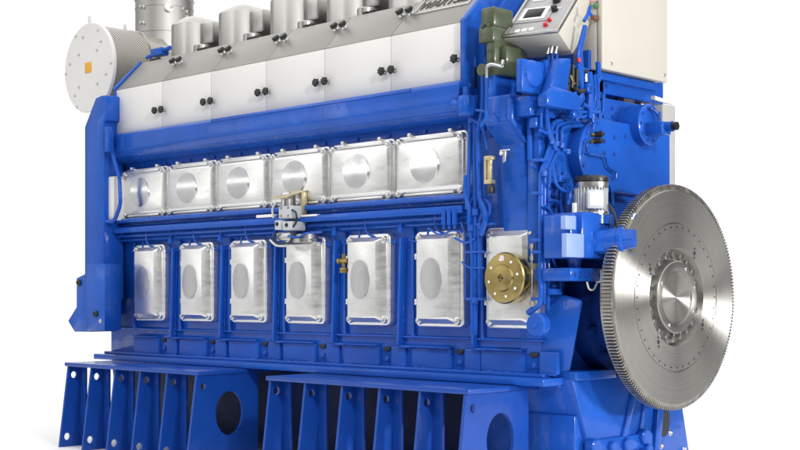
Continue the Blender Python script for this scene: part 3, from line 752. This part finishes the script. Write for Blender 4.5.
# blue cable bundle below the cabinet
for k, pts in enumerate(([(590, 7), (588, 14), (584, 21)], [(589, 12), (592, 16)], [(585, 26), (582, 38), (578, 52), (579, 75), (583, 100)], [(584, 34), (580, 48), (582, 78), (580, 110)], [(580, 60), (577, 80), (574, 100)], [(588, 72), (590, 90), (589, 118)], [(597, 74), (598, 84), (601, 76)], [(598, 82), (599, 118)], [(594, 75), (596, 100), (590, 118)])):
    pipe([E(x, y, .43) for x, y in pts], (.007, .006, .009, .009, .008, .016, .006, .006, .008)[k], 'blue', 'cable', .03)
for pts, mt in (([(573, 65), (573, 78), (572, 88)], 'dark'), ([(577, 70), (577, 86)], 'dark'), ([(570, 75), (574, 84)], 'brass'), ([(586, 74), (586, 82)], 'steel'), ([(579, 58), (579, 62)], 'red'), ([(575, 88), (580, 92), (585, 90)], 'dark')):
    pipe([E(x, y, .44) for x, y in pts], .007, mt, 'fitting', .02)
b = MB(); b.box(.30, .42, E(568, 80, .42).y, E(590, 80, .42).y, E(570, 92, .42).z, E(570, 66, .42).z, .004); b.build('dark_valve_block', 'iron', ENG)
# angular filter housing below the control panel
b = MB(); Q = lambda x, y, X=.46: E(x, y, X)
b.hull([Q(547, 93), Q(547, 105.5), Q(580, 111), Q(584, 98), Q(575, 92), Q(553, 85)] + [Q(x, y)+Vector((-.045, 0, 0)) for x, y in ((547, 93), (547, 105.5), (580, 111), (584, 98))], .008)
b.hull([Q(549, 92, .45), Q(568, 94, .45), Q(572, 58, .45), Q(560, 58, .45)] + [Q(x, y, .45)+Vector((-.04, 0, 0)) for x, y in ((549, 92), (568, 94), (572, 58), (560, 58))], .008)
b.box(.372, .40, E(522, 80, .40).y, E(548, 80, .40).y, E(522, 91, .40).z, E(522, 58, .40).z, .005)
b.lathe([(.05, 0), (.045, .01), (.02, .016)], E(533, 74, .40), (1, 0, 0), 24)
b.box(.30, .38, E(530, 100, .38).y, E(560, 100, .38).y, E(530, 115, .38).z, E(530, 95, .38).z, .006)
b.build('oil_mist_housing', 'blue', ENG)

# ------------------------------------------------------------------ control panel console
ZC = .945
LA = hit(502, 39, (0, 0, ZC), (0, 0, 1)); RA = hit(559, 33, (0, 0, ZC), (0, 0, 1))
ex_ = (RA-LA).normalized(); hb = Vector((-ex_.y, ex_.x, 0)); W = (RA-LA).length
TL = hit(527, 0, LA, ex_); BB = hit(517, 60, LA, ex_)
fu = (TL-LA).normalized(); fn = ex_.cross(fu).normalized()
if fn.dot(CAM-LA) < 0: fn = -fn
LEN = (TL-LA).length*1.55
bd = (BB-LA)
b = MB(); top = LA + fu*LEN
prof = [LA, top, top - fn*bd.length*.9 + Vector((0, 0, 0)), BB]
b.loft([[p for p in prof], [p + ex_*W for p in prof]], 0, True, True, .006)
con = b.build('control_panel', 'cream', ENG)
CR = Matrix((ex_, fu, fn)).transposed().to_4x4()
def cbox(u0, u1, v0, v1, h0, h1, mat, name, bev=.002, par=con):
    q = MB(); q.box(u0, u1, v0, v1, h0, h1, bev, 0, Matrix.Translation(LA) @ CR); return q.build(name, mat, par)
b = MB(); fr = .012
T = Matrix.Translation(LA) @ CR
for (u0, u1, v0, v1) in ((0.002, W-.002, .002, .016), (.002, .014, .016, LEN-.01), (W-.014, W-.002, .016, LEN-.01)): b.box(u0, u1, v0, v1, -.001, .012, .003, 0, T)
b.build('panel_frame', 'galv', con)
cbox(.012, W-.012, .014, LEN-.01, -.0005, .003, 'panel', 'panel_face', .001)
def uv(px, py):
    p = hit(px, py, LA, fn) - LA; return p.dot(ex_), p.dot(fu)
def ubox(x0, y0, x1, y1, h0, h1, mat, name, wide, tall, bev=.002):
    u0, v0 = uv(x0, y0); return cbox(u0, u0+wide, v0, v0+tall, h0, h1, mat, name, bev)
u, v = uv(535, 15.5)
cbox(u-.070, u+.070, v-.060, v+.060, .003, .007, 'panel', 'display_surround', .002)
cbox(u-.052, u+.052, v-.046, v+.046, .007, .010, 'ltext', 'display_bezel', .002)
cbox(u-.036, u+.036, v-.033, v+.033, .010, .0115, 'screen', 'display_screen', .0005)
for px, py in ((517.5, 32.5), (524.5, 31.5), (531.5, 30.5)):
    u, v = uv(px, py); cbox(u-.010, u+.010, v-.011, v+.011, .003, .008, 'ltext', 'push_button', .002)
u, v = uv(540, 0.5); cbox(u-.024, u+.024, v-.012, v+.012, .003, .006, 'ltext', 'label_plate', .001)
for px, py, mt, rr_ in ((546, 26.8, 'red', .008), (550, 22, 'red', .007), (555, 11.5, 'dark', .012), (557, 2.5, 'dark', .014), (557, -5, 'dark', .014)):
    u, v = uv(px, py); q = MB(); q.lathe([(rr_*1.2, 0), (rr_*1.2, .003), (rr_, .004), (rr_, .02 if mt == 'dark' else .012), (rr_*.7, .023 if mt == 'dark' else .015), (.001, .0235 if mt == 'dark' else .0155)], LA + ex_*u + fu*v + fn*.003, fn, 18)
    q.build('push_button' if mt == 'red' else 'rotary_switch', mt, con)
    if mt == 'dark': cbox(u-.022, u+.022, v+.018, v+.022, .003, .004, 'ltext', 'label_plate', 0)
for px, py in ((549, 47), (552.5, 46), (557, 46.5)):
    p = hit(px, py, LA, bd.cross(ex_)); q = MB(); q.lathe([(.006, 0), (.006, .03)], p, (0, -.3, -1), 10); q.build('cable_gland', 'steel', con)
    pipe([p+Vector((0, 0, -.02)), p+Vector((0, -.002, -.06)), p+Vector((.03, .02, -.16))], .005, 'blue', 'cable', .03, con)

# ------------------------------------------------------------------ turning gear: motor, gearbox, pinion
XM = .50; mc = E(591, 195, XM); mb_, mt_ = E(591, 216, XM).z, E(591, 179, XM).z
R_ = .052
b = MB(); b.lathe([(R_, 0), (R_, mt_-mb_)], (XM, mc.y, mb_), (0, 0, 1), 28)
for k in range(28):
    a = 2*PI*k/28; d = Vector((math.cos(a), math.sin(a), 0)); rot_ = Matrix.Translation((XM, mc.y, 0)) @ Matrix.Rotation(a, 4, 'Z')
    b.box(R_-.002, R_+.009, -.0022, .0022, mb_+.015, mt_-.012, .0005, 0, rot_)
mo = b.build('turning_motor', 'motor', ENG)
b = MB(); b.lathe([(R_+.012, 0), (R_+.012, .012), (R_+.004, .020), (.001, .022)], (XM, mc.y, mt_-.0105), (0, 0, 1), 28); b.build('fan_cowl', 'dark', mo)
b = MB(); b.lathe([(R_+.010, 0), (R_+.012, .02), (R_+.006, .024)], (XM, mc.y, mt_-.034), (0, 0, 1), 28); b.build('end_shield', 'steel', mo)
b = MB(); b.lathe([(R_+.012, 0), (R_+.012, .016)], (XM, mc.y, mb_), (0, 0, 1), 28); b.build('motor_flange', 'steel', mo)
dcam = (CAM-Vector((XM, mc.y, 0))); dcam.z = 0; dcam.normalize(); ang = math.atan2(dcam.y, dcam.x)+.18
rot_ = Matrix.Translation((XM, mc.y, 0)) @ Matrix.Rotation(ang, 4, 'Z')
b = MB(); b.box(R_, R_+.040, -.03, .03, mc.z-.055, mc.z+.012, .006, 0, rot_); tbx = b.build('terminal_box', 'motor', mo)
b = MB(); b.box(R_+.040, R_+.0435, -.022, .022, mc.z-.045, mc.z+.002, .002, 0, rot_); b.build('terminal_lid', 'ltext', tbx)
b = MB()
ga, gb = E(566, 258, .52), E(601, 214, .52)
b.box(.42, .56, ga.y+.04, gb.y+.03, ga.z, gb.z, .010)
b.box(.42, .54, ga.y-.0, ga.y+.05, ga.z+.0, gb.z-.01, .006)
b.lathe([(R_+.02, -.03), (R_+.02, .0), (R_+.01, .004)], (XM, mc.y, mb_), (0, 0, 1), 26)
gp = b.build('turning_gearbox', 'blue', ENG)
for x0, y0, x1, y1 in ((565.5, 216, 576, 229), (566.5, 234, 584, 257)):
    a, c2 = E(x0, y1, .562), E(x1, y0, .562); q = MB(); q.box(.54, .563, a.y, c2.y, a.z, c2.z, .003); q.build('inspection_plate', 'pale', gp)  # plates added to carry painted glare on the gearbox faces
b = MB(); p = E(574.5, 213, .52); b.cyl(p, p+Vector((0, 0, .035)), .009, None, 12); b.build('breather_cap', 'palegrey', gp)
# horizontal cylinder toward the flywheel rim
ca = E(599, 242, .55)
b = MB(); b.lathe([(.052, -.06), (.052, .0), (.045, .004), (.045, .075), (.05, .078), (.05, .09), (.035, .095), (.03, .13)], ca, (.95, .3, .06), 28)
b.lathe([(.05, 0), (.05, .07), (.04, .075)], ca+Vector((0, 0, -.035)), (0, 0, 1), 20)
b.box(ca.x+.05, ca.x+.10, ca.y+.03, ca.y+.09, ca.z+.01, ca.z+.045, .006)
b.cyl(ca+Vector((.07, .05, .03)), ca+Vector((.09, .09, .10)), .008, None, 10)
sh = b.build('engaging_gear', 'blue', gp)
pipe([E(609, 205, .56), E(614, 212, .60), E(618, 228, .62), E(618, 250, .62)], .005, 'dark', 'cable', .03, gp)
pipe([E(613, 240, .60), E(625, 228, .64), E(633, 232, .64), E(632, 240, .64), E(627, 244, .64)], .004, 'bluedk', 'cable', .03, gp)
b = MB(); a, c2 = E(566, 281, .50), E(596, 268.5, .50)
b.box(.36, .52, a.y, c2.y, a.z, c2.z, .005); b.cyl((.47, (a.y+c2.y)/2, c2.z), (.47, (a.y+c2.y)/2, ga.z+.02), .022, .03, 18)
b.cyl(E(596, 276, .50), E(612, 272, .52), .022, None, 16)
bk = b.build('pinion_bracket', 'blue', gp)
for k in range(4): bolt(bk, (.52, a.y+.025+.03*k, (a.z+c2.z)/2), 'X', .006, 'bluedk')
b = MB(); p = E(608, 276, .53); b.box(.50, .545, p.y-.035, p.y+.03, p.z-.024, p.z+.024, .003); b.build('position_tag', 'ltext', bk)
pipe([E(587, 282, .53), E(589, 290, .53), E(594, 290, .53), E(597, 283, .53)], .0035, 'palegrey', 'cable', .02, bk)
b = MB(); p = E(554, 289, .41); b.lathe([(.03, 0), (.03, .02), (.012, .024), (.012, .035)], p-Vector((0, 0, .02)), (0, 0, 1), 18); b.build('oil_plug', 'blue', ENG)
# crank seal housing behind the flywheel, its shade put into the colour
FC = Vector((.645, .449, -.005)); FRD = .404
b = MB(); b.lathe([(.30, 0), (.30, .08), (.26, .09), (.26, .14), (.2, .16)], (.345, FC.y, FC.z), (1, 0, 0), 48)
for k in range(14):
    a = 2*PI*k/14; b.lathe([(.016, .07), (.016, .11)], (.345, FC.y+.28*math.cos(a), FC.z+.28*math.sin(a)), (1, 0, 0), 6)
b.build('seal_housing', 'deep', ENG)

# ------------------------------------------------------------------ flywheel
b = MB()
R = FRD
b.lathe([(.10, -.066), (R-.012, -.066), (R-.004, -.062), (R-.004, -.004), (R-.008, 0), (.279, 0), (.2785, -.0035), (.2745, -.0035), (.274, -.0005), (.183, -.0005), (.180, -.040), (.134, -.040), (.130, -.006), (.1, -.006)], FC, (1, 0, 0), 160)
def dots(mbx, rad, n, r, ph=0, skip=()):
    for k in range(n):
        if k in skip: continue
        a = 2*PI*k/n + ph; p = FC + Vector((-.0004, rad*math.cos(a), rad*math.sin(a))); mbx.lathe([(r, 0), (r*.9, .0012)], p, (1, 0, 0), 8, 1)
dots(b, .262, 40, .0038)
for a in (.95, 2.62, 4.06, 5.75):
    for dr, r in ((.0, .0085), (.017, .005), (-.017, .005)):
        p = FC + Vector((-.0004, (.205+dr*.2)*math.cos(a), (.205)*math.sin(a) + dr)); b.lathe([(r, 0), (r*.9, .0012)], p, (1, 0, 0), 12, 1)
fw = b.build('flywheel', ['turn', 'iron'], ENG, origin=FC)
# toothed rim
b = MB(); n = 204; loops = []
for X in (FC.x-.046, FC.x-.044, FC.x-.008, FC.x-.006):
    edge = X in (FC.x-.046, FC.x-.006); lp = []
    for k in range(n):
        for ph, rad in ((0, 0), (.22, .0), (.36, .0125), (.78, .0125)):
            rd = R+.0035 + rad - (.0015 if edge and rad else 0)
            a = 2*PI*(k+ph)/n; lp.append(Vector((X, FC.y + rd*math.cos(a), FC.z + rd*math.sin(a))))
    loops.append(lp)
inner = [[Vector((X, FC.y + (R-.006)*math.cos(2*PI*(k+ph)/n), FC.z + (R-.006)*math.sin(2*PI*(k+ph)/n))) for k in range(n) for ph in (0, .22, .36, .78)] for X in (FC.x-.046, FC.x-.006)]
b.loft([inner[0]] + loops + [inner[1]], 0, False, False)
b.build('ring_gear', 'gear', fw, origin=FC)
# hub with recess, centre bore, bolts
b = MB(); b.lathe([(.134, -.03), (.134, -.001), (.131, .002), (.106, .003), (.102, .001), (.099, -.006), (.094, -.028), (.088, -.033), (.055, -.0325), (.050, -.030), (.012, -.0295), (.011, -.038), (.001, -.038)], FC, (1, 0, 0), 96)
hub = b.build('hub', ['turn2'], fw, origin=FC)
b = MB(); b.lathe([(.016, 0), (.016, .004), (.010, .007), (.009, .001), (.001, .001)], FC+Vector((-.0295, 0, 0)), (1, 0, 0), 24); b.build('centre_plug', 'steel', hub)
for k in range(20):
    a = 2*PI*k/20; p = FC + Vector((-.040, .157*math.cos(a), .157*math.sin(a)))
    q = MB(); q.lathe([(.017, 0), (.017, .004), (.013, .005)], p, (1, 0, 0), 18); q.lathe([(.0135, .003), (.0135, .026), (.0115, .029)], p, (1, 0, 0), 6); q.build('flywheel_bolt', 'steel', fw)
for a in (1.1, 2.7, 4.2, 5.8, .3):
    p = FC + Vector((.002, .118*math.cos(a), .118*math.sin(a))); q = MB(); q.lathe([(.007, 0), (.007, .004), (.005, .006)], p, (1, 0, 0), 12); q.build('dowel', 'steel', hub)

# ------------------------------------------------------------------ bed under the near end and oil sump
XB = .45
b = MB()
b.prism([(.063, -.30), (.172, -.565), (.245, GZ), (.885, GZ), (.845, -.62), (.80, -.45), (.775, -.30)], 'X', -.10, XB, .008)
b.box(-.1, XB-.05, .05, .80, -.335, -.30, .004)
b.box(.30, XB+.012, E(573, 378, XB).y, E(614, 371, XB).y, E(573, 381, XB).z, E(573, 372, XB).z, .004)
def bar(x0, y0, x1, y1, w, h):
    p0, p1 = E(x0, y0, XB), E(x1, y1, XB); d = (p1-p0).normalized(); s = Vector((0, -d.z, d.y))*w/2
    q = [p0+s, p0-s, p1-s, p1+s]; b.hull([v-Vector((.005, 0, 0)) for v in q]+[v+Vector((h, 0, 0)) for v in q], .005)
bar(634, 388, 622, 440, .030, .012); bar(645, 395, 638, 440, .018, .010); bar(657, 405, 653, 450, .040, .022)
for k, (px, py, r) in enumerate(((590, 446, .03), (607, 446, .02), (622, 444, .025), (640, 436, .03), (643, 448, .02))):
    p = E(px, py, XB); b.lathe([(r, 0), (r, .03), (r*.8, .036)], p, (1, 0, 0), 16)
b.box(XB-.01, XB+.016, E(586, 446, XB).y, E(650, 446, XB).y, E(582, 456, XB).z, E(582, 441, XB).z, .006)
bed = b.build('end_bed', 'blue', ENG)
q = MB(); p = E(664, 421, XB); q.lathe([(.062, -.004), (.062, .0015)], (XB, p.y, p.z), (1, .0, 0), 28, squash=.62); q.build('bed_opening', 'iron', bed)  # flat black oval on the bed; the opening's shade is painted
for px, py in ((656, 434), (661, 446), (684, 449), (670, 433), (655, 442)): bolt(bed, E(px, py, XB), 'X', .008, 'steel')
b = MB()
pp = [S(529, 412, .12), S(571, 412, .12)]
b.box(pp[0].x, XB-.02, .105, .2, -.60, pp[0].z, .006); b.build('bed_side_plate', 'blue', bed)
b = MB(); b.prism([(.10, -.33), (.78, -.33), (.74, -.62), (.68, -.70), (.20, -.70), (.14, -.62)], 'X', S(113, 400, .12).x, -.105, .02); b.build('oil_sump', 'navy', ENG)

# ------------------------------------------------------------------ steel stands under the rail
def stand(fins, last, label, yr_, hc, side=1):
    yi = E(79.5, 365, f1_[0]).y
    """fins, last: X of the narrow gussets and of the wide end gusset; side -1 mirrors it to the far side"""
    ym = lambda y: y if side == 1 else .88 - y
    xa = fins[0]-.006; xb = last+.006
    root = thing('support_stand', ((xa+xb)/2, ym(-.15), GZ), label, 'stand', 'steel stands under the engine rail')
    def Pm(pts): return [(ym(p[0]), p[1]) for p in pts]
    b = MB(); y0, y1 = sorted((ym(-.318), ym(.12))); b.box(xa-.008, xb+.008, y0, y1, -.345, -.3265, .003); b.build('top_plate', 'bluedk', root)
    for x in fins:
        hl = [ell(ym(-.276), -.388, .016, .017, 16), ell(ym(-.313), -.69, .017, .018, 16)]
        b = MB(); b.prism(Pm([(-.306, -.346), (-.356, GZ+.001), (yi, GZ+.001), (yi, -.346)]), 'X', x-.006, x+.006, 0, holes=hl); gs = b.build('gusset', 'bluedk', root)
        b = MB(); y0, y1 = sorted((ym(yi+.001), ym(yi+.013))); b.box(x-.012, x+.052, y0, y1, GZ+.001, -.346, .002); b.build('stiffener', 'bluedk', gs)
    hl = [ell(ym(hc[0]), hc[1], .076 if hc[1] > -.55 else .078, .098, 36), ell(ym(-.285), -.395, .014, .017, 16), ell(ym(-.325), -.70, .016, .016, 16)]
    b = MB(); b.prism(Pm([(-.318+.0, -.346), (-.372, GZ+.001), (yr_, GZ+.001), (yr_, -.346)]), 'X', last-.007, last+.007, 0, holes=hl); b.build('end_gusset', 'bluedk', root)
    return root
f1_ = [S(x, y, -.306).x for x, y in ((68, 363), (91, 365), (115, 367), (140, 369), (167, 371))]; l1 = S(196, 373, -.318).x
f2_ = [S(x, y, -.306).x for x, y in ((270, 375), (305, 378), (342, 381), (379.5, 384), (420, 387))]; l2 = S(465, 390, -.318).x
stand(f1_, l1, 'blue steel stand under the turbocharger end, with white showing through its outer bolt holes', E(257, 400, l1).y, tuple(E(228.5, 413, l1))[1:])
stand(f2_, l2, 'blue steel stand nearest the flywheel, its end gusset with a large oval hole', E(527, 400, l2).y, tuple(E(499, 440, l2))[1:])

# ------------------------------------------------------------------ studio light
w = bpy.data.worlds.new('World'); SC.world = w; w.use_nodes = True
t = w.node_tree; bg = t.nodes['Background']
tc = t.nodes.new('ShaderNodeTexCoord')
def lobe(d, c0, c1):
    v = t.nodes.new('ShaderNodeVectorMath'); v.operation = 'DOT_PRODUCT'; d = Vector(d).normalized(); v.inputs[1].default_value = d
    t.links.new(tc.outputs['Generated'], v.inputs[0])
    mr = t.nodes.new('ShaderNodeMapRange'); mr.interpolation_type = 'SMOOTHSTEP'
    mr.inputs[1].default_value = c0; mr.inputs[2].default_value = c1
    t.links.new(v.outputs['Value'], mr.inputs[0]); return mr.outputs[0]
def add(a, b, k):
    n = t.nodes.new('ShaderNodeMath'); n.operation = 'MULTIPLY_ADD'; n.inputs[1].default_value = k
    t.links.new(b, n.inputs[0])
    if isinstance(a, (int, float)): n.inputs[2].default_value = a
    else: t.links.new(a, n.inputs[2])
    return n.outputs[0]
BASE = .10
back = lobe((-.70, .713, .05), .72, .86)          # white backdrop behind the engine
s = add(BASE, back, 1.05)
s = add(s, lobe((-.75, -.62, .25), .74, .965), .55)   # bright lobe left of the camera, added for reflections in the covers
s = add(s, lobe((.75, -.65, .35), .92, .985), .5)   # soft box behind the camera
s = add(s, lobe((.93, .25, .12), .975, .995), .5)   # strip box beyond the flywheel end
cb = t.nodes.new('ShaderNodeCombineColor')
for i in range(3): t.links.new(s, cb.inputs[i])
t.links.new(cb.outputs[0], bg.inputs['Color']); bg.inputs['Strength'].default_value = 1.0

def area(name, loc, target, size, power, col=(1, .985, .96)):
    l = bpy.data.lights.new(name, 'AREA'); l.shape = 'SQUARE'; l.size = size; l.energy = power; l.color = col
    o = bpy.data.objects.new(name, l); COL.objects.link(o); o.location = loc
    o.rotation_euler = (Vector(target)-Vector(loc)).to_track_quat('-Z', 'Y').to_euler(); return o
area('key_softbox', (6.6, -2.9, 3.2), (.2, .3, 0), .6, 260)
area('fill_softbox', (1.8, -6.6, 2.4), (-.2, 0, .6), 1.6, 34)
area('overhead_softbox', (-1, .4, 6.5), (-1, .4, 0), 20.0, 1850)

area('side_spot', (7.4, 1.95, .75), (.645, .44, 0), .45, 300)  # unseen lamp added for the streak across the flywheel and brighter end faces
def strip(name, az, el, dist, sx, sz, power):
    a, e = math.radians(az), math.radians(el); c = Vector((-1, 0, .3))
    o = area(name, c + dist*Vector((math.cos(a)*math.cos(e), math.sin(a)*math.cos(e), math.sin(e))), c, 1, power)
    o.data.shape = 'RECTANGLE'; o.data.size = sx; o.data.size_y = sz
strip('wide_strip_light', 233, 9, 6.5, 5.5, .45, 10)  # unseen lamp added to lay horizontal reflected bands on the cover discs
strip('tall_strip_light', 233, 20, 6.3, .5, 3.4, 14)  # unseen lamp added for upright reflected bands on the door discs
# ------------------------------------------------------------------ camera
cd = bpy.data.cameras.new('camera'); cam = bpy.data.objects.new('camera', cd); COL.objects.link(cam)
cam.location = CAM; cam.rotation_euler = FWD.to_track_quat('-Z', 'Y').to_euler()
cd.sensor_width = 36; cd.lens = 36*F/800; cd.shift_y = (HY-225)/800; cd.clip_start = .05; cd.clip_end = 400
SC.camera = cam
SC.view_settings.view_transform = 'Standard'; SC.view_settings.look = 'None'; SC.view_settings.exposure = 0
SC.render.engine = 'CYCLES'; SC.cycles.use_denoising = True; SC.cycles.max_bounces = 8
